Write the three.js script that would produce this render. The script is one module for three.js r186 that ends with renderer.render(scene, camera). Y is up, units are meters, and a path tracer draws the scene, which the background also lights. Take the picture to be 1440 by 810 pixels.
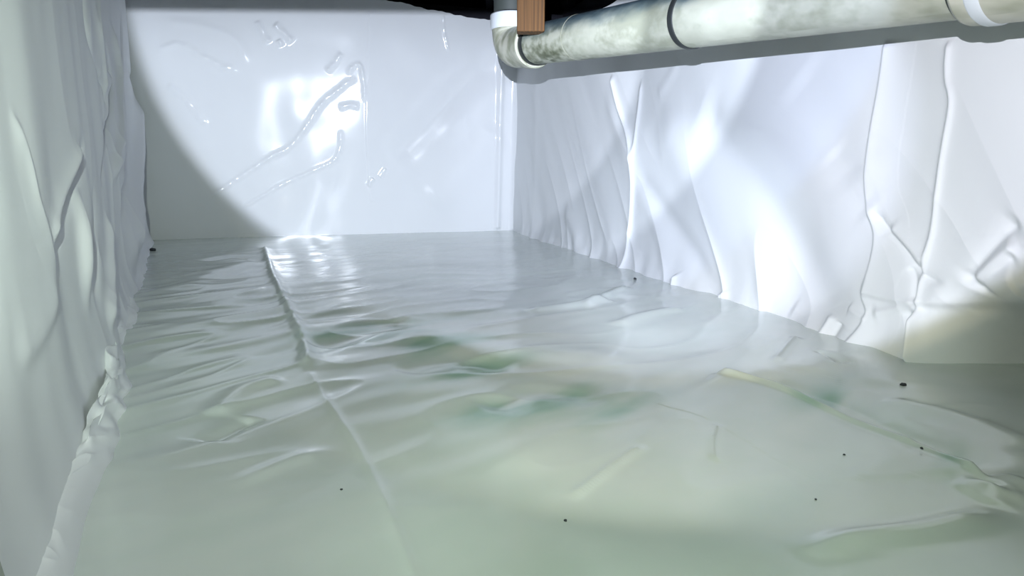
import * as THREE from 'three';
import { mergeGeometries } from 'three/addons/utils/BufferGeometryUtils.js';
import { RoundedBoxGeometry } from 'three/addons/geometries/RoundedBoxGeometry.js';

// ------------------------------------------------------------------ camera, light, exposure
const W = 1440, H = 810, FOCAL = 900, EYE = 0.30, PITCH = Math.atan((405 - 250) / FOCAL);
const scene = new THREE.Scene();
const camera = new THREE.PerspectiveCamera(2 * Math.atan(H / 2 / FOCAL) * 180 / Math.PI, W / H, 0.02, 50);
camera.position.set(0, EYE, 0);
camera.rotation.x = -PITCH;
scene.add(camera);
scene.background = new THREE.Color(0x000000);
const renderer = new THREE.WebGLRenderer({ antialias: true });
renderer.toneMapping = THREE.LinearToneMapping;
renderer.toneMappingExposure = 1.03;
renderer.shadowMap.enabled = true;

// the unseen hand lamp beside the camera, plus fill spots added at its position
const LAMP = new THREE.Vector3(-0.03, 0.40, 0.0);
const AXIS = new THREE.Vector3(0.195, 0.305, -0.932).normalize();
const D2R = Math.PI / 180;
function emitter(name, color, intensity, halfAngle, penumbra, axis = AXIS) {
  const s = new THREE.SpotLight(new THREE.Color(...color), intensity, 0, halfAngle * D2R, penumbra, 2);
  s.name = name; s.position.copy(LAMP); s.target.position.copy(LAMP).addScaledVector(axis, 2);
  s.castShadow = true; s.shadow.mapSize.set(2048, 2048); s.shadow.radius = 0.1; s.shadow.bias = -0.0005;
  scene.add(s, s.target);
  return s;
}
// a narrower added spot whose rim touches the main beam's rim on the far left
const RIM = new THREE.Vector3(-1.62, 0.52, -2.98).sub(LAMP).normalize();
const RIM_LOW = new THREE.Vector3(0.25, 0.0, -0.97).sub(LAMP).normalize(), RIM_SPILL = new THREE.Vector3(0.10, 0.0, -0.485).sub(LAMP).normalize();
function leaning(halfAngle, rim = RIM) {
  const n = new THREE.Vector3().crossVectors(rim, AXIS).normalize();
  return rim.clone().applyAxisAngle(n, halfAngle * D2R);
}
const toward = (x, y, z) => new THREE.Vector3(x, y, z).normalize();
emitter('hot_beam', [2.45, 2.6, 3.35], 1, 40.8, 0.04);
emitter('hot_beam_rim', [0.80, 0.66, 0.42], 1, 42.0, 0.03);
emitter('far_fill', [0.56, 0.85, 1.7], 1, 31, 0.06, leaning(31.5));  // added fill for the far wall, lined up with the hot beam's edge
emitter('far_fill', [6.3, 6.9, 7.9], 1, 26, 0.06, leaning(26.5));
emitter('far_fill', [9.9, 10.6, 12.2], 1, 21, 0.06, leaning(21.5));
emitter('low_fill', [1.8, 1.9, 2.5], 1, 20, 0.15, leaning(20.5, RIM_LOW));  // added fill for the floor and wall foot at lower right
emitter('low_fill', [4.2, 4.7, 5.4], 1, 12, 0.3, leaning(12.5, RIM_LOW));
emitter('spill_beam', [0.20, 0.22, 0.21], 1, 53.6, 0.04, toward(0.212, 0.276, -0.9375));
emitter('spill_beam_rim', [0.13, 0.11, 0.05], 1, 54.2, 0.03, toward(0.212, 0.276, -0.9375));
emitter('spill_beam', [0.18, 0.20, 0.18], 1, 36, 0.3, leaning(36.4, RIM_SPILL));  // this and the next two are added to brighten the near floor
emitter('spill_beam', [0.34, 0.40, 0.34], 1, 26, 0.16, leaning(26.4, RIM_SPILL));
emitter('spill_beam', [0.62, 0.50, 0.50], 1, 17, 0.45, leaning(17.0, RIM_SPILL));
emitter('side_fill', [2.0, 2.4, 2.1], 1, 27, 1.0, toward(-1.5, -0.2, -2.6));  // added soft fill toward the left side
emitter('side_fill', [1.22, 1.34, 1.22], 1, 34, 1.0, toward(-0.35, -0.35, -1));
emitter('near_fill', [0.74, 0.90, 0.72], 1, 34, 1.0, toward(0.42, -0.85, -1));  // added soft fill over the near floor

// ------------------------------------------------------------------ helpers
function rng(seed) { let s = seed >>> 0; return () => { s = (s + 0x6D2B79F5) >>> 0; let t = s; t = Math.imul(t ^ (t >>> 15), t | 1); t ^= t + Math.imul(t ^ (t >>> 7), t | 61); return ((t ^ (t >>> 14)) >>> 0) / 4294967296; }; }
const PERM = (() => { const r = rng(77), p = [...Array(256).keys()]; for (let i = 255; i > 0; i--) { const j = Math.floor(r() * (i + 1)); [p[i], p[j]] = [p[j], p[i]]; } return new Uint8Array([...p, ...p]); })();
const fade = (t) => t * t * t * (t * (t * 6 - 15) + 10);
const lerp = (a, b, t) => a + (b - a) * t;
const clamp = (x, a, b) => Math.min(b, Math.max(a, x));
const smooth = (a, b, x) => { const t = clamp((x - a) / (b - a), 0, 1); return t * t * (3 - 2 * t); };
const G2 = [...Array(16)].map((_, i) => [Math.cos(i * Math.PI / 8), Math.sin(i * Math.PI / 8)]);
function noise(x, y) {
  const xi = Math.floor(x), yi = Math.floor(y), fx = x - xi, fy = y - yi, X = xi & 255, Y = yi & 255;
  const g = (i, j, dx, dy) => { const v = G2[PERM[PERM[(X + i) & 255] + ((Y + j) & 255)] & 15]; return v[0] * dx + v[1] * dy; };
  const u = fade(fx), v = fade(fy);
  return 1.4 * lerp(lerp(g(0, 0, fx, fy), g(1, 0, fx - 1, fy), u), lerp(g(0, 1, fx, fy - 1), g(1, 1, fx - 1, fy - 1), u), v);
}
const fbm = (x, y, o = 3) => { let s = 0, a = 1, n = 0; for (let i = 0; i < o; i++) { s += a * noise(x + i * 17.3, y - i * 9.1); n += a; a *= 0.5; x *= 2.03; y *= 2.03; } return s / n; };
const ridged = (x, y) => { const r = 1 - Math.abs(noise(x, y)) * 1.7; return r > 0 ? r * r * r : 0; };

// a ray through a photo point, used to trace creases onto the real floor and wall planes
function rayAt(px, py) { return new THREE.Vector3((px - W / 2) / FOCAL, (H / 2 - py) / FOCAL, -1).applyEuler(camera.rotation); }
function onFloor(px, py, y = 0) { const d = rayAt(px, py), t = (y - EYE) / d.y; return new THREE.Vector3(d.x * t, y, d.z * t); }
function atDepth(px, py, depth) { return rayAt(px, py).multiplyScalar(depth).add(camera.position); }

const names = new Map();
function numbered(n) { const k = names.get(n) ?? 0; names.set(n, k + 1); return k ? n + '_' + String(k).padStart(3, '0') : n; }
function tag(o, label, category, group) { o.userData.label = label; o.userData.category = category; if (group) o.userData.group = group; return o; }
function shadows(m) { m.castShadow = true; m.receiveShadow = true; return m; }
function mesh(name, geometry, material, parent = scene) { const m = shadows(new THREE.Mesh(geometry, material)); m.name = parent === scene ? numbered(name) : name; parent.add(m); return m; }
function struct(name, geometry, material) { const m = mesh(name, geometry, material); m.userData.kind = 'structure'; return m; }
function thing(name, label, category, pos = [0, 0, 0]) { const g = new THREE.Group(); g.name = numbered(name); g.position.set(...pos); scene.add(g); return tag(g, label, category); }

// ------------------------------------------------------------------ materials
function colourTexture(w, h, fn, rx = 1, ry = 1) {
  const d = new Uint8Array(w * h * 4);
  for (let y = 0; y < h; y++) for (let x = 0; x < w; x++) { const c = fn(x / w, y / h), i = (y * w + x) * 4; d[i] = clamp(c[0], 0, 1) * 255; d[i + 1] = clamp(c[1], 0, 1) * 255; d[i + 2] = clamp(c[2], 0, 1) * 255; d[i + 3] = 255; }
  const t = new THREE.DataTexture(d, w, h); t.colorSpace = THREE.SRGBColorSpace; t.wrapS = t.wrapT = THREE.RepeatWrapping; t.magFilter = THREE.LinearFilter; t.minFilter = THREE.LinearMipmapLinearFilter; t.generateMipmaps = true; t.repeat.set(rx, ry); t.needsUpdate = true; return t;
}
const lin = (r, g, b) => new THREE.Color().setRGB(r, g, b);
const filmWall = new THREE.MeshPhysicalMaterial({ color: lin(0.80, 0.82, 0.83), roughness: 0.6, side: THREE.DoubleSide });
const filmGloss = new THREE.MeshPhysicalMaterial({ color: lin(0.80, 0.82, 0.83), roughness: 0.13, specularIntensity: 0.65, side: THREE.DoubleSide });
const filmFloor = new THREE.MeshPhysicalMaterial({ roughness: 0.18, ior: 1.75, side: THREE.DoubleSide });
const concrete = new THREE.MeshStandardMaterial({ color: lin(0.30, 0.33, 0.31), roughness: 0.95 });
const soil = new THREE.MeshStandardMaterial({ color: lin(0.10, 0.085, 0.06), roughness: 1 });
const darkTimber = new THREE.MeshStandardMaterial({ roughness: 0.9, map: colourTexture(256, 256, (u, v) => { const n = fbm(u * 4, v * 40, 3); return [0.14 + 0.03 * n, 0.145 + 0.03 * n, 0.18 + 0.03 * n]; }, 2, 2) });
const brownTimber = new THREE.MeshStandardMaterial({ roughness: 0.8, map: colourTexture(256, 256, (u, v) => { const n = fbm(u * 14, v * 2.2, 4); return [0.33 + 0.16 * n, 0.22 + 0.12 * n, 0.09 + 0.08 * n]; }) });  // brown darkened evenly in place of shade on the strut's upper part
const blackSteel = new THREE.MeshStandardMaterial({ color: lin(0.03, 0.035, 0.035), roughness: 0.5, metalness: 0.3 });
const dirt = new THREE.MeshStandardMaterial({ color: lin(0.035, 0.04, 0.045), roughness: 1 });

// ------------------------------------------------------------------ plan of the room
const A = onFloor(205, 341), B = onFloor(722, 327), D0 = onFloor(1315, 518), E0 = onFloor(30, 810);
const along = (P, Q, t) => P.clone().addScaledVector(Q.clone().sub(P).normalize(), t);
const D = along(B, D0, 4.2);                 // the right wall runs on past the camera
const E = along(A, E0, A.distanceTo(E0) + 0.15);
class Plane {                                // a wall plane: u metres along from P, v metres up, n metres into the room
  constructor(P, Q, flip) { this.P = P; this.len = P.distanceTo(Q); this.d = Q.clone().sub(P).normalize(); this.n = new THREE.Vector3(-this.d.z, 0, this.d.x); if (flip) this.n.negate(); }
  at(u, v, h = 0) { return new THREE.Vector3(this.P.x + this.d.x * u + this.n.x * h, v, this.P.z + this.d.z * u + this.n.z * h); }
  trace(px, py) { const r = rayAt(px, py), t = this.P.clone().sub(camera.position).dot(this.n) / r.dot(this.n), q = r.multiplyScalar(t).add(camera.position); return [q.clone().sub(this.P).dot(this.d), q.y]; }
}
const back = new Plane(A, B, false), right = new Plane(B, D, false), left = new Plane(A, E, true);
if (back.n.z < 0) back.n.negate(); if (right.n.x > 0) right.n.negate(); if (left.n.x < 0) left.n.negate();

// ------------------------------------------------------------------ creases and sheets
// a crease is a traced line with a width w and a height a (metres); kind: ridge, lap (steep on the right-hand side, long on the left)
function crease(tracer, pts, w, a, kind = 'ridge', long = 0.08, ends = 0.15) {
  const curve = new THREE.CatmullRomCurve3(pts.map(([x, y]) => { const q = tracer(x, y); return new THREE.Vector3(q[0], q[1], 0); }), false, 'centripetal');
  const p = curve.getSpacedPoints(Math.max(8, pts.length * 5)).map((q) => [q.x, q.y]);
  const reach = kind === 'lap' ? Math.max(3 * w, 3.2 * long) : w < 0.017 ? 4 * w : 2.8 * w;
  let x0 = 1e9, x1 = -1e9, y0 = 1e9, y1 = -1e9;
  for (const [x, y] of p) { x0 = Math.min(x0, x); x1 = Math.max(x1, x); y0 = Math.min(y0, y); y1 = Math.max(y1, y); }
  return { p, w, a, kind, long, ends, box: [x0 - reach, x1 + reach, y0 - reach, y1 + reach], reach };
}
function creaseHeight(c, u, v) {
  const b = c.box; if (u < b[0] || u > b[1] || v < b[2] || v > b[3]) return 0;
  let best = 1e9, bt = 0, side = 1; const n = c.p.length - 1;
  for (let i = 0; i < n; i++) {
    const [x0, y0] = c.p[i], [x1, y1] = c.p[i + 1], dx = x1 - x0, dy = y1 - y0, l2 = dx * dx + dy * dy || 1e-9;
    const t = clamp(((u - x0) * dx + (v - y0) * dy) / l2, 0, 1), ex = u - x0 - t * dx, ey = v - y0 - t * dy, d = ex * ex + ey * ey;
    if (d < best) { best = d; bt = (i + t) / n; side = dx * ey - dy * ex > 0 ? 1 : -1; }
  }
  const d = Math.sqrt(best); if (d > c.reach) return 0;
  const e = c.ends ? smooth(0, c.ends, bt) * smooth(0, c.ends, 1 - bt) : 1;
  if (c.kind === 'lap') return c.a * e * (side > 0 ? Math.exp(-(Math.sqrt(d * d + c.w * c.w) - c.w) / c.long) : Math.exp(-((d / c.w) ** 2)));
  return c.a * e * (c.w < 0.017 && c.kind !== 'round' ? Math.exp(-(Math.sqrt(d * d + 0.12 * c.w * c.w) - 0.35 * c.w) / (0.75 * c.w)) : Math.exp(-((d / c.w) ** 2)));
}
function gridMesh(us, vs, place, uvOf) {
  const nu = us.length, nv = vs.length, pos = new Float32Array(nu * nv * 3), uv = new Float32Array(nu * nv * 2), idx = new Uint32Array((nu - 1) * (nv - 1) * 6);
  let k = 0;
  for (let j = 0; j < nv; j++) for (let i = 0; i < nu; i++) { const q = place(us[i], vs[j]), m = j * nu + i; pos[m * 3] = q.x; pos[m * 3 + 1] = q.y; pos[m * 3 + 2] = q.z; uv[m * 2] = us[i]; uv[m * 2 + 1] = vs[j]; }
  for (let j = 0; j < nv - 1; j++) for (let i = 0; i < nu - 1; i++) { const a = j * nu + i, b = a + 1, c = a + nu, d = c + 1; idx[k++] = a; idx[k++] = b; idx[k++] = c; idx[k++] = b; idx[k++] = d; idx[k++] = c; }
  const g = new THREE.BufferGeometry(); g.setAttribute('position', new THREE.BufferAttribute(pos, 3)); g.setAttribute('uv', new THREE.BufferAttribute(uv, 2)); g.setIndex(new THREE.BufferAttribute(idx, 1)); g.computeVertexNormals(); return g;
}
const lins = (a, b, n) => [...Array(n)].map((_, i) => lerp(a, b, i / (n - 1)));
const HEIGHT = 1.17;

// ------------------------------------------------------------------ the shell
function wallBox(name, pl, u0, u1, y0, y1, off, thick, mat) {
  const g = new THREE.BoxGeometry(u1 - u0, y1 - y0, thick), m = struct(name, g, mat);
  m.position.copy(pl.at((u0 + u1) / 2, (y0 + y1) / 2, -off - thick / 2)); m.rotation.y = Math.atan2(pl.n.x, pl.n.z);
  return m;
}
wallBox('wall_back', back, -0.6, back.len + 0.5, -0.05, HEIGHT, 0.03, 0.2, darkTimber);
wallBox('wall_right', right, -0.3, right.len, -0.05, HEIGHT, 0.29, 0.2, darkTimber);
wallBox('wall_left', left, -0.3, left.len, -0.05, HEIGHT, 0.03, 0.1, concrete);
{
  const y = HEIGHT / 2 - 0.025, h = HEIGHT + 0.05;
  const rear = struct('wall_rear', new THREE.BoxGeometry(3.9, h, 0.2), filmWall); rear.position.set(0.15, y, 1.5);
  const side = struct('wall_side', new THREE.BoxGeometry(0.2, h, 2.2), filmWall); side.position.set(-1.3, y, 0.4);
  const ret = struct('wall_return', new THREE.BoxGeometry(1.1, h, 0.06), filmWall); ret.position.set(-0.86, y, -0.23);
  const earth = struct('floor', new THREE.BoxGeometry(6, 0.2, 8), soil); earth.position.set(0, -0.15, -1.5);
  const top = struct('ceiling', new THREE.BoxGeometry(6, 0.1, 8), darkTimber); top.position.set(0, HEIGHT + 0.19, -1.5);
  for (let i = 0; i < 9; i++) { const j = mesh('joist', new RoundedBoxGeometry(0.045, 0.14, 6, 1, 0.004), darkTimber, top); j.position.set(-1.75 + i * 0.41, -0.12, -0.2); }
}

// ------------------------------------------------------------------ white sheet on the back wall
{
  const T = (x, y) => back.trace(x, y), c = [];
  const add = (pts, w, a, kind, long, ends) => c.push(crease(T, pts, w, a, kind, long, ends));
  add([[285, 281], [310, 268], [340, 248], [380, 222], [410, 205], [435, 172], [452, 148], [480, 125], [500, 112]], 0.012, 0.0055, 'round', 0, 0.06);
  add([[338, 294], [370, 275], [400, 258], [440, 240], [470, 225], [478, 205], [478, 180]], 0.010, 0.0042, 'round', 0, 0.08);
  add([[222, 82], [245, 67], [262, 68], [290, 84], [320, 98], [344, 101]], 0.016, 0.005, 'round');
  add([[238, 118], [258, 135], [275, 155], [294, 180]], 0.016, 0.004, 'round');
  add([[362, 34], [372, 52], [380, 66]], 0.014, 0.006, 'round'); add([[386, 38], [400, 52], [412, 66]], 0.016, 0.008, 'round'); add([[392, 60], [398, 70]], 0.012, 0.006, 'round');
  add([[458, 106], [470, 92], [479, 78]], 0.012, 0.006, 'round'); add([[488, 112], [492, 100], [503, 95], [509, 118], [511, 148]], 0.010, 0.006, 'round'); add([[474, 154], [490, 150], [504, 152]], 0.012, 0.005, 'round');
  add([[517, 22], [515, 100], [514, 180], [521, 285]], 0.006, 0.0025, 'lap', 0.03, 0.02);
  add([[516, 262], [524, 250]], 0.012, 0.005, 'round'); add([[532, 250], [541, 236]], 0.010, 0.004, 'round');
  add([[692, 80], [640, 130], [590, 185], [545, 230]], 0.07, -0.016); add([[700, 180], [660, 230], [600, 290]], 0.10, 0.012);
  add([[615, 28], [618, 55], [625, 80]], 0.008, 0.003, 'round');
  add([[232, 34], [290, 42], [335, 62], [350, 96]], 0.02, 0.004);
  add([[696, 34], [696, 180], [698, 324]], 0.016, 0.015, 'round', 0, 0.02); add([[721, 34], [720, 180], [722, 326]], 0.02, 0.028, 'round', 0, 0.02);
  const us = lins(-0.12, back.len + 0.01, 700), vs = lins(0, 1, 410);
  const top = (u) => 1.135 - 0.065 * smooth(1.0, 1.75, u) + 0.006 * noise(u * 9, 4.4) + 0.004 * noise(u * 31, 1.2);
  const g = gridMesh(us, vs, (u, t) => {
    const v = lerp(-0.004, top(u), t);
    let h = 0.010 + 0.006 * fbm(u * 2.2, v * 1.7 + 3, 2) + 0.0022 * noise(u * 7 + 3, v * 6);
    for (const k of c) { const q = creaseHeight(k, u, v); h += k.kind === 'round' && k.a < 0.01 ? q * (1 + 0.5 * noise(u * 32, v * 32)) : q; }
    h += 0.09 * v + 0.05 * v * (u - 0.9);
    h += 0.010 * Math.exp(-v / 0.03) * (0.6 + 0.4 * noise(u * 8, 2.2));
    return back.at(u, v, h);
  });
  tag(mesh('plastic_sheet', g, filmGloss), 'glossy white plastic sheet on the far end wall with bright forked wrinkles', 'plastic sheet');
}

// ------------------------------------------------------------------ white sheet on the right wall
{
  const T = (x, y) => right.trace(x, y), c = [];
  const add = (pts, w, a, kind, long, ends) => c.push(crease(T, pts, w, a, kind, long, ends));
  add([[1258, 55], [1250, 100], [1237, 165], [1228, 230], [1230, 285], [1245, 330], [1240, 375], [1231, 410], [1243, 440], [1225, 487]], 0.005, 0.008, 'lap', 0.02, 0.03);
  add([[1350, 55], [1347, 110], [1352, 140], [1340, 200], [1332, 240], [1322, 320], [1311, 385], [1312, 450], [1316, 515]], 0.005, 0.0075, 'ridge', 0, 0.03);
  add([[1238, 292], [1262, 326], [1285, 352], [1310, 384], [1325, 394], [1346, 399]], 0.008, -0.010);
  add([[1262, 316], [1290, 346], [1312, 372]], 0.012, 0.008);
  add([[990, 150], [1040, 225], [1090, 295], [1140, 370], [1168, 430], [1178, 472]], 0.06, -0.040, 'ridge', 0, 0.1);
  add([[930, 160], [985, 260], [1060, 350], [1130, 440]], 0.07, 0.024);
  add([[868, 105], [880, 150], [893, 190], [900, 240], [896, 320], [894, 394]], 0.010, 0.014, 'ridge', 0, 0.05);
  add([[908, 110], [903, 180], [898, 235]], 0.010, 0.008);
  add([[898, 235], [940, 300], [985, 360], [1032, 436]], 0.035, -0.026);
  add([[860, 120], [885, 200], [930, 310], [968, 412]], 0.04, 0.016);
  add([[800, 290], [822, 345], [840, 374]], 0.03, 0.02); add([[780, 330], [800, 345], [838, 372]], 0.03, -0.015);
  add([[1175, 210], [1205, 260], [1236, 300]], 0.03, -0.012); add([[1130, 100], [1180, 190], [1215, 260]], 0.06, -0.012);
  add([[1230, 407], [1270, 417], [1318, 423], [1380, 425], [1450, 424]], 0.008, 0.010, 'lap', 0.03, 0.04);
  add([[1450, 305], [1420, 335], [1395, 365], [1368, 402]], 0.016, -0.014); add([[1450, 355], [1420, 380], [1400, 392], [1386, 414]], 0.012, -0.010);
  add([[1450, 340], [1405, 378], [1385, 400]], 0.014, 0.012);
  add([[1316, 520], [1309, 470], [1308, 428]], 0.012, 0.03, 'ridge', 0, 0.25);
  add([[1290, 372], [1300, 390], [1306, 424]], 0.007, -0.007); add([[1300, 430], [1302, 470], [1314, 516]], 0.012, -0.012);
  add([[1212, 430], [1228, 440], [1244, 448]], 0.008, 0.006); add([[1248, 440], [1280, 432], [1310, 424]], 0.010, 0.008);
  add([[1190, 440], [1186, 478]], 0.01, 0.01); add([[1205, 450], [1200, 482]], 0.012, -0.01); add([[1128, 430], [1160, 455], [1180, 476]], 0.02, 0.014);
  add([[1030, 410], [1036, 438]], 0.012, 0.012); add([[965, 385], [972, 414]], 0.012, 0.014);
  add([[760, 70], [757, 200], [752, 335]], 0.05, 0.008); add([[960, 80], [950, 105], [930, 135]], 0.02, 0.006);
  const L = right.len, us = [0]; { let u = 0; while (u < 3.0) { u += Math.max(0.0022, 0.0062 * (1 - u / 3.4)); us.push(u); } for (let i = 1; i <= 12; i++) us.push(3.0 + (L - 3.0) * i / 12); }
  const vs = lins(0, 1, 330);
  const pocket = T(1316, 490)[0];
  const top = (u) => 1.05 - 0.17 * smooth(0, 1.2, u) - 0.05 * smooth(1, 2.4, u) + 0.006 * noise(u * 7, 8.4);
  const g = gridMesh(us, vs, (u, t) => {
    const v = lerp(-0.004, top(u), t);
    const p = u * 0.77 + v * 0.64, q = u * 0.64 - v * 0.77;   // across and along the diagonal sag of the sheet
    let h = 0.014 + 0.009 * noise(p * 3.1 + 2, q * 0.7) + 0.004 * noise(p * 7.5, q * 1.2 + 4);
    for (const k of c) h += (k.w < 0.017 ? 0.8 : 0.36) * creaseHeight(k, u, v);
    h += (0.035 + 0.02 * noise(u * 5, 7)) * Math.exp(-v / 0.055) * smooth(0.0, 0.5, u) * (1 + 0.25 * noise(u * 13, 2));
    h += 0.008 * Math.exp(-v / 0.2) * ridged(p * 7, q * 1.2 + 3) * smooth(0.1, 0.4, u);
    // right of the last upright fold the sheet dives under itself, undercut deepened to darken it
    const over = smooth(pocket, pocket + 0.12, u);
    h += over * (0.012 * smooth(0.26, 0.16, v) - 0.36 * smooth(0.168, -0.01, v));
    h *= smooth(-0.02, 0.06, u) * 0.9 + 0.1;
    return right.at(u, v, Math.max(h, -0.02 - 0.26 * over));
  });
  tag(mesh('plastic_sheet', g, filmWall), 'white plastic sheet on the right wall with diagonal folds behind the drain pipe', 'plastic sheet');
}

// ------------------------------------------------------------------ white sheet on the left wall
{
  const T = (x, y) => left.trace(x, y), c = [];
  const add = (pts, w, a, kind, long, ends) => c.push(crease(T, pts, w, a, kind, long, ends));
  add([[106, -30], [112, 35], [120, 75], [133, 110], [143, 150]], 0.010, -0.010); add([[122, -20], [126, 40], [134, 90], [141, 140]], 0.014, 0.010);
  add([[129, 30], [140, 75], [148, 110], [146, 170], [140, 210], [135, 275]], 0.014, -0.016); add([[143, 20], [153, 90], [156, 170], [150, 260]], 0.02, 0.014);
  add([[172, 80], [187, 130], [199, 168]], 0.02, -0.016); add([[165, 0], [168, 90], [172, 200], [160, 330]], 0.03, -0.02);
  add([[182, 0], [186, 100], [185, 200], [178, 300], [166, 390]], 0.05, 0.035);
  add([[-20, 150], [0, 190], [12, 230], [22, 275], [40, 330], [60, 405]], 0.006, 0.003, 'lap', 0.015, 0.2);
  add([[108, 200], [92, 250], [74, 300], [62, 350], [60, 420]], 0.014, -0.014); add([[95, 200], [82, 250], [64, 300], [50, 350]], 0.014, 0.010);
  add([[92, 240], [96, 300], [100, 360], [106, 460]], 0.025, 0.012, 'ridge', 0, 0.45); add([[122, 260], [118, 340], [116, 450]], 0.025, -0.014, 'ridge', 0, 0.45); add([[140, 300], [138, 380], [128, 460]], 0.02, 0.012);
  add([[60, 400], [40, 450], [10, 490], [-20, 510]], 0.012, 0.003, 'lap', 0.02, 0.2); add([[58, 655], [66, 675], [76, 692]], 0.004, 0.004);
  add([[150, 440], [135, 540], [100, 640]], 0.02, -0.008);
  const L = left.len, us = [-0.02]; { let u = -0.02; while (u < L - 0.03) { u += Math.max(0.0022, 0.008 * (1 - u / 3.0)); us.push(Math.min(u, L - 0.02)); } }
  const vs = lins(0, 1, 300);
  const top = (u) => 1.15 + 0.005 * noise(u * 9, 3);
  const g = gridMesh(us, vs, (u, t) => {
    const v = lerp(-0.004, top(u), t);
    let h = 0.012 + 0.010 * fbm(u * 2.0 + 9, v * 1.1, 2) + 0.0035 * noise(u * 9, v * 2.0 + 5) * smooth(0.3, 1.2, u);
    for (const k of c) h += creaseHeight(k, u, v);
    h += 0.004 * ridged(u * 5 + 0.6 * noise(v * 4, u * 3), v * 1.1) * smooth(2.8, 1.6, u) * smooth(0.6, 1.5, u);
    h += 0.03 * Math.exp(-v / 0.04);
    h *= smooth(-0.05, 0.12, u);
    return left.at(u, v, Math.max(h, -0.02));
  });
  const sheet = tag(mesh('plastic_sheet', g, filmWall), 'dim white plastic sheet on the near left wall with vertical puckers', 'plastic sheet');
  // the turned-out hem, crumpled on the floor along the foot of the wall
  const inner = new THREE.CatmullRomCurve3([[168, 372], [152, 405], [140, 465], [150, 535], [122, 605], [90, 680], [62, 745], [20, 830]].map(([x, y]) => onFloor(x, y, 0.035)));
  const outer = new THREE.CatmullRomCurve3([[180, 385], [196, 425], [196, 452], [176, 492], [182, 545], [172, 590], [160, 650], [132, 715], [112, 810], [108, 850]].map(([x, y]) => onFloor(x, y, 0.012)));
  const hem = gridMesh(lins(0, 1, 420), lins(0, 1, 70), (s, t) => {
    const a = inner.getPoint(s), b = outer.getPoint(s), q = a.lerp(b, t), m = a.z, crumple = smooth(0.75, 0.5, s);
    q.y = lerp(0.04, 0.010, t) + 0.008 * Math.sin(Math.PI * t) + (0.0012 + 0.016 * crumple) * Math.sin(Math.PI * Math.min(1, t + 0.15)) * (0.8 * ridged(s * 16, t * 1.6 + s * 9) + 0.5 * noise(s * 30, t * 3));
    q.x += 0.008 * crumple * noise(s * 24, t * 3 + 5);
    return q;
  });
  mesh('hem', hem, filmWall, sheet);
}

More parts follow.
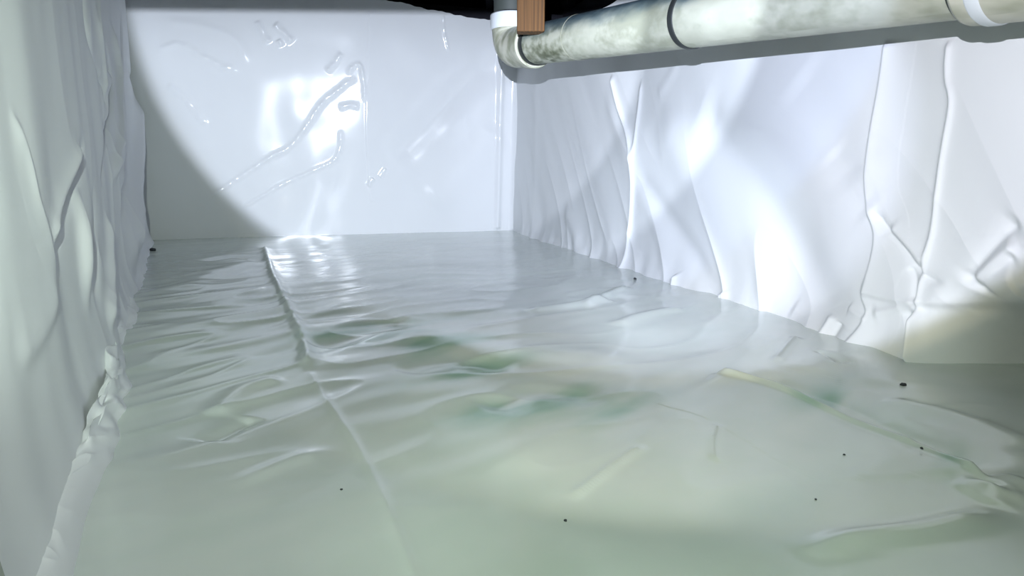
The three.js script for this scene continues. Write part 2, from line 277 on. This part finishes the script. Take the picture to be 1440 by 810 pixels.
// ------------------------------------------------------------------ the floor sheet
let floorHeight;
{
  const T = (x, y) => { const q = onFloor(x, y); return [q.x, -q.z]; }, c = [];
  const add = (pts, w, a, kind, long, ends) => c.push(crease(T, pts, w, a, kind, long, ends));
  add([[372, 352], [385, 395], [400, 430], [418, 468], [431, 500], [434, 541]], 0.013, 0.016, 'ridge', 0, 0.05);
  add([[434, 538], [460, 580], [500, 640], [525, 690], [545, 740], [575, 820], [620, 950]], 0.006, 0.003, 'ridge', 0, 0.03);
  add([[1385, 698], [1360, 682], [1320, 662], [1270, 640], [1210, 612], [1160, 590], [1110, 570], [1060, 555], [1000, 540]], 0.008, 0.010, 'lap', 0.05, 0.06);
  add([[1385, 698], [1360, 682], [1320, 662], [1270, 640], [1210, 612], [1160, 590], [1110, 570], [1060, 555], [1000, 540]], 0.007, 0.009, 'round', 0, 0.06);
  add([[1400, 690], [1340, 650], [1260, 620], [1190, 588], [1120, 556], [1040, 538]], 0.035, -0.030);
  add([[1110, 806], [1150, 797], [1200, 785], [1290, 772], [1350, 757], [1418, 738]], 0.013, 0.012, 'round', 0, 0.3);
  add([[798, 724], [840, 690], [870, 666], [908, 640]], 0.004, 0.004); add([[1088, 524], [1105, 505], [1121, 486]], 0.008, 0.009); add([[1148, 508], [1166, 515], [1184, 528]], 0.008, -0.008);
  for (const p of [[1450, 722], [1440, 690], [1335, 694], [1345, 712], [1400, 735]]) add([[1390, 702], [(1390 + p[0]) / 2, (702 + p[1]) / 2 + 3], p], 0.014, 0.004, 'round', 0, 0.3);
  add([[1235, 572], [1290, 588], [1340, 602], [1400, 625], [1450, 650]], 0.02, 0.012); add([[1290, 640], [1340, 665], [1400, 690]], 0.02, -0.010);
  add([[1130, 540], [1180, 520], [1240, 560]], 0.05, 0.014);
  add([[320, 710], [400, 670], [480, 646]], 0.012, 0.004, 'round', 0, 0.4); add([[1010, 610], [1003, 640], [1006, 668]], 0.004, 0.003);
  add([[740, 448], [800, 440], [860, 430]], 0.02, 0.018); add([[820, 445], [850, 425], [885, 412]], 0.015, 0.014); add([[860, 470], [910, 455], [960, 445]], 0.02, 0.012);
  add([[250, 420], [300, 392], [360, 372]], 0.05, 0.02); add([[280, 372], [330, 365], [375, 372]], 0.03, -0.02);
  add([[300, 600], [350, 560], [400, 545]], 0.02, 0.012); add([[290, 640], [330, 615], [360, 600]], 0.015, -0.010);
  add([[450, 500], [520, 470], [580, 455]], 0.05, -0.02); add([[560, 480], [640, 500], [760, 505], [900, 520]], 0.05, 0.014);
  add([[560, 540], [640, 520], [720, 530]], 0.03, -0.012); add([[680, 590], [760, 560], [860, 580]], 0.03, -0.010);
  // rows reach from behind the camera to the far wall, finer near the lens
  const zs = lins(1.38, -0.28, 14); { let z = 0.30; while (z < 3.66) { zs.push(-z); z += 0.0018 + 0.0042 * z; } }
  const lx = (z) => lerp(A.x, E.x, (z - A.z) / (E.z - A.z)), rx = (z) => B.x + (D.x - B.x) * (z - B.z) / (D.z - B.z);
  floorHeight = (x, d) => {
    let h = 0.014 + 0.006 * fbm(x * 1.5 + 3, d * 1.5, 2);
    const warp = 0.5 * noise(x * 1.6 + 8, d * 1.6);
    const calm = (0.25 + 0.75 * smooth(0.5, 0.9, d)) * (1 - 0.6 * smooth(0.15, 0.6, x)), str = calm * (0.35 + 0.65 * smooth(-0.3, 0.3, noise(x * 1.4 + 2, d * 1.1 + 7))) * smooth(3.4, 1.3, d);
    const a = (x + d) * 0.707, b = (d - x) * 0.707;
    h += 0.0075 * (0.12 + str) * noise(a * 2.6 + warp, b * 6.5 + 0.8 * warp);
    h += 0.0035 * (0.08 + str) * ridged(a * 3.4 + 4, b * 9 + warp * 2);
    h += 0.0026 * smooth(2.4, 1.0, d) * (0.25 + str) * smooth(-0.35, 0.35, noise(a * 2 + 9, b * 3)) * noise(a * 5 + warp, b * 15 + 2 * warp);
    h += 0.0011 * (0.2 + str) * noise(a * 9, b * 24);
    for (const k of c) h += (k.w < 0.017 ? 0.8 : 0.45) * creaseHeight(k, x, d);
    return Math.max(h, 0.002);
  };
  const g = gridMesh(lins(0, 1, 620), zs, (s, z) => {
    const x0 = z > -0.2 ? -1.15 : lx(z) - 0.02, x1 = rx(z) + 0.26, x = lerp(x0, x1, s), d = -z;
    return new THREE.Vector3(x, floorHeight(x, d), z);
  });
  // patches set at chosen places where the film is darker and greener
  const greenPatches = [[560, 478, 0.13], [610, 500, 0.10], [665, 530, 0.09], [500, 470, 0.09], [770, 578, 0.08], [700, 585, 0.06], [1155, 572, 0.06], [1335, 660, 0.05], [870, 585, 0.06]].map(([x, y, q]) => [...T(x, y), q]);
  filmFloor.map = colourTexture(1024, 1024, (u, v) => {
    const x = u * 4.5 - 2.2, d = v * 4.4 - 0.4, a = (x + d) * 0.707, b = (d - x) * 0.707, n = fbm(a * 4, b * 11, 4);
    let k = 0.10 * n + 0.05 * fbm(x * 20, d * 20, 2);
    for (const [tx, td, q] of greenPatches) { const ta = (tx + td) * 0.707, tb = (td - tx) * 0.707, e = Math.exp(-(((a - ta) / (q * 1.1)) ** 2) - ((b - tb) / (q * 0.45)) ** 2); k += e * smooth(-0.35, 0.25, n + 0.35 * (e - 0.4)); }
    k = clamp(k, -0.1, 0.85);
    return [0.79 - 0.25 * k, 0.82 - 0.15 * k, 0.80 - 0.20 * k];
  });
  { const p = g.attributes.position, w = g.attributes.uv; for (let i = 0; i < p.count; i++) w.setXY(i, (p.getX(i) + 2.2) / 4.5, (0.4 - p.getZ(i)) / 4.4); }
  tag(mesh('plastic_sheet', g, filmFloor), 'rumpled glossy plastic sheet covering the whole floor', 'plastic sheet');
}

// ------------------------------------------------------------------ the drain pipe
{
  const dia = 0.102;
  const depthAt = (x) => dia * FOCAL / (55 + (x - 767) * 0.115);
  const axisAt = (x) => atDepth(x, 60.5 - (x - 767) * 0.167, depthAt(x));
  const P0 = axisAt(719), P1 = axisAt(1520), dir = P1.clone().sub(P0).normalize(), R = dia / 2;
  const root = thing('drain_pipe', 'dirty white plastic drain pipe with an elbow, under the joists before the right wall', 'pipe', P0.toArray());
  const frame = new THREE.Quaternion().setFromUnitVectors(new THREE.Vector3(0, 1, 0), dir);
  const upAngle = (() => { const q = new THREE.Vector3(0, 1, 0).applyQuaternion(frame.clone().invert()); return Math.atan2(q.x, q.z) / (2 * Math.PI); })();
  const len = P0.distanceTo(P1), stainAt = axisAt(1275).sub(P0).dot(dir);
  const pipeTex = colourTexture(1024, 256, (v, u) => {          // v along, u around
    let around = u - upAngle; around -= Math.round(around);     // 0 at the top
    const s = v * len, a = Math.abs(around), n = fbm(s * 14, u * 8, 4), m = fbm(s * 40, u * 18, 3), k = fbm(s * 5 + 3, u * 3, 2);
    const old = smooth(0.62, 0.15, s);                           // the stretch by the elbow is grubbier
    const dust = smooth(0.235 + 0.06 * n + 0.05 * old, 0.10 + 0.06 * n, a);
    let r = 0.69 + 0.08 * n, g = 0.70 + 0.08 * n, b = 0.64 + 0.08 * n;
    const grub = clamp(old * (0.5 + 1.8 * n + 0.9 * m), 0, 0.85) + clamp(0.9 * (k + 0.05) + 0.35 * m + 0.5 * n, 0, 0.4);
    r = lerp(r, 0.40, grub); g = lerp(g, 0.42, grub); b = lerp(b, 0.34, grub);
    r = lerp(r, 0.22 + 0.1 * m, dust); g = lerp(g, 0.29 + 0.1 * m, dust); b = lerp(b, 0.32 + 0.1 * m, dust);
    const stain = Math.exp(-(((s - stainAt) / 0.012) ** 2) - (((a - 0.2) / 0.05) ** 2)) * (0.7 + 0.5 * m);   // one rusty yellow drip
    return [lerp(r, 0.62, 0.6 * stain), lerp(g, 0.52, 0.6 * stain), lerp(b, 0.25, 0.6 * stain)];
  });
  const swap = pipeTex; // texture is laid with x along the pipe
  const pvc = new THREE.MeshPhysicalMaterial({ map: swap, roughness: 0.5 });
  const pvcPlain = new THREE.MeshPhysicalMaterial({ roughness: 0.45, map: colourTexture(256, 128, (u, v) => { const n = fbm(u * 6, v * 6, 4), d = clamp(0.35 + 1.3 * n, 0, 0.7); return [lerp(0.72, 0.44, d), lerp(0.72, 0.46, d), lerp(0.66, 0.37, d)]; }) });
  const beadMat = new THREE.MeshPhysicalMaterial({ color: lin(0.60, 0.64, 0.66), roughness: 0.4 });
  const lathe = (prof, seg = 72) => new THREE.LatheGeometry(prof.map(([r, y]) => new THREE.Vector2(r, y)), seg);
  const onAxis = (name, geo, mat, parent = root) => { const m = mesh(name, geo, mat, parent); m.quaternion.copy(frame); return m; };
  const at = (x) => axisAt(x).sub(P0).dot(dir);
  // horizontal run, texture turned so that its length runs along the pipe
  const body = lathe([[R * 0.9, 0.03], [R, 0.03], ...lins(0.05, len, 40).map((y) => [R, y]), [R * 0.9, len]]);
  { const p = body.attributes.position, u = body.attributes.uv; for (let i = 0; i < p.count; i++) u.setXY(i, p.getY(i) / len, u.getX(i)); }
  onAxis('pipe', body, pvc);
  const h0 = at(752);
  // elbow from the horizontal axis up to the vertical
  const up = new THREE.Vector3(0, 1, 0), bend = 0.056, RE = R * 1.13;
  const elbowCurve = new THREE.CurvePath();
  const q0 = dir.clone().multiplyScalar(h0), q1 = dir.clone().multiplyScalar(0.012).addScaledVector(up, 0), v0 = dir.clone().multiplyScalar(bend), v1 = up.clone().multiplyScalar(bend);
  elbowCurve.add(new THREE.LineCurve3(q0, v0)); elbowCurve.add(new THREE.QuadraticBezierCurve3(v0, new THREE.Vector3(), v1)); elbowCurve.add(new THREE.LineCurve3(v1, up.clone().multiplyScalar(bend + 0.020)));
  mesh('elbow', new THREE.TubeGeometry(elbowCurve, 60, RE * 0.96, 48), pvcPlain, root);
  const rim = onAxis('elbow_rim', lathe([[R * 0.98, h0 + 0.004], [RE * 1.02, h0 + 0.004], [RE * 1.05, h0], [RE * 1.05, h0 - 0.03], [RE * 0.98, h0 - 0.036]]), pvcPlain);
  const gap = onAxis('joint_gap', lathe([[R * 1.001, h0 + 0.003], [R * 1.05, h0 + 0.004], [R * 1.05, h0 + 0.020], [R * 1.001, h0 + 0.024]]), blackSteel);
  const cup = mesh('elbow_rim', lathe([[R * 0.9, bend + 0.036], [RE * 1.03, bend + 0.036], [RE * 1.05, bend + 0.032], [RE * 1.05, bend + 0.000], [RE * 0.97, bend - 0.006]]), beadMat, root);
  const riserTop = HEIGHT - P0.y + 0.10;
  const riser = mesh('riser_pipe', lathe([[R * 0.98, bend + 0.04], ...lins(bend + 0.05, riserTop, 8).map((y) => [R * 0.98, y])]), new THREE.MeshStandardMaterial({ color: lin(0.05, 0.06, 0.055), roughness: 0.6 }), root);  // near-black colour stands in for shade on the upright pipe
  // faint glue line, and the coupling near the right end
  const c0 = at(1368);
  onAxis('glue_line', lathe([[R, at(815) - 0.002], [R * 1.015, at(815)], [R, at(815) + 0.002]]), pvcPlain);
  onAxis('coupling', lathe([[R, c0 + 0.004], [R * 1.02, c0 + 0.006], [R * 1.14, c0 + 0.006], [R * 1.17, c0 + 0.010], [R * 1.17, c0 + 0.105], [R * 1.13, c0 + 0.110], [R, c0 + 0.110]]), pvcPlain);
  onAxis('joint_gap', lathe([[R * 1.001, c0 - 0.001], [R * 1.05, c0 + 0.001], [R * 1.05, c0 + 0.0065], [R * 1.001, c0 + 0.007]]), blackSteel);
  const bx = at(1408);
  onAxis('coupling_bead', lathe([[R * 1.17, bx - 0.006], [R * 1.21, bx - 0.003], [R * 1.21, bx + 0.007], [R * 1.17, bx + 0.010]]), beadMat);
  // yellow stain drop
  // black band hanger, its own thing, looped round the pipe
  const s = at(974), c = P0.clone().addScaledVector(dir, s);
  const hang = thing('pipe_hanger', 'thin black band hanger looped round the middle of the drain pipe', 'hanger', c.toArray());
  const band = mesh('band', lathe([[R * 1.003, -0.007], [R * 1.03, -0.007], [R * 1.045, -0.004], [R * 1.045, 0.004], [R * 1.03, 0.007], [R * 1.003, 0.007]]), blackSteel, hang); band.quaternion.copy(frame);
  const rodLen = HEIGHT + 0.02 - c.y - R;
  const rod = mesh('rod', new THREE.CylinderGeometry(0.004, 0.004, rodLen, 12), blackSteel, hang); rod.position.set(0, R + rodLen / 2, 0);
  // brown timber strut standing on the pipe by the elbow
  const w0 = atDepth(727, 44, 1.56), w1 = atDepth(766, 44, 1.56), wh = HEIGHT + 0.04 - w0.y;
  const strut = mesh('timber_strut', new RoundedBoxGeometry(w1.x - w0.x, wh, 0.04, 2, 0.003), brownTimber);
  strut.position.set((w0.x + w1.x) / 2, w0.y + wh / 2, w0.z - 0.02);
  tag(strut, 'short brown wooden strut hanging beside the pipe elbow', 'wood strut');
}

// ------------------------------------------------------------------ specks of dirt on the floor sheet
{
  const r = rng(5);
  const crumb = (px, py, size, label) => {
    const g = new THREE.IcosahedronGeometry(1, 2), p = g.attributes.position;
    for (let i = 0; i < p.count; i++) { const k = 1 + 0.35 * noise(p.getX(i) * 1.7 + px, p.getY(i) * 1.7 + p.getZ(i) * 2.1); p.setXYZ(i, p.getX(i) * k, p.getY(i) * k * 0.8, p.getZ(i) * k); }
    g.computeVertexNormals(); g.scale(size, size, size * (1 + 0.5 * r()));
    let q = onFloor(px, py, 0.016); q = onFloor(px, py, floorHeight(q.x, -q.z)); q.y += size * 0.6; const m = mesh('dirt_crumb', g, dirt); m.position.copy(q); m.rotation.y = r() * 6;
    tag(m, label, 'dirt');
  };
  crumb(1270, 543, 0.0034, 'black dirt crumb on the floor, in front of the right wall, largest of the specks');
  crumb(795, 733, 0.0013, 'dark speck on the floor at the foot of the short bright crease');
  crumb(1147, 703, 0.001, 'tiny dark speck on the floor above the bright fold at lower right');
  crumb(893, 393, 0.004, 'dark speck at the foot of the right wall sheet, farthest of the specks');
  crumb(215, 353, 0.009, 'dark lump in the shadowed far left corner of the floor');
  crumb(1187, 640, 0.001, 'tiny dark speck on the floor just below the long curved sheet edge');
  crumb(1296, 631, 0.0013, 'dark speck on the floor just above the long curved sheet edge');
  crumb(480, 689, 0.001, 'tiny dark speck on the floor just left of the long seam');
}

// ------------------------------------------------------------------ the unseen lamp beside the camera, with an added plate cutting its beam
{
  const lamp = thing('unseen_lamp', 'small black lamp held beside the camera, unseen, with an added plate that blocks its upper beam', 'lamp', LAMP.toArray());
  const tilt = 0.205;
  const added_hood = mesh('added_hood', new RoundedBoxGeometry(0.5, 0.004, 0.26, 2, 0.0015), blackSteel, lamp); added_hood.rotation.x = Math.atan(tilt); added_hood.position.set(0.05, tilt * 0.14 + 0.003, -0.14);  // unseen plate, added to block the beam and shade the top
  const shell = mesh('housing', new THREE.CylinderGeometry(0.03, 0.022, 0.10, 32), blackSteel, lamp); shell.rotation.x = -Math.PI / 2; shell.position.set(0, 0, 0.062);
  const lens = mesh('lens', new THREE.CylinderGeometry(0.026, 0.026, 0.002, 32), new THREE.MeshStandardMaterial({ color: 0xffffff, emissive: lin(0.8, 0.9, 1), emissiveIntensity: 1 }), lamp); lens.rotation.x = Math.PI / 2; lens.position.set(0, 0, 0.009);
}

renderer.render(scene, camera);
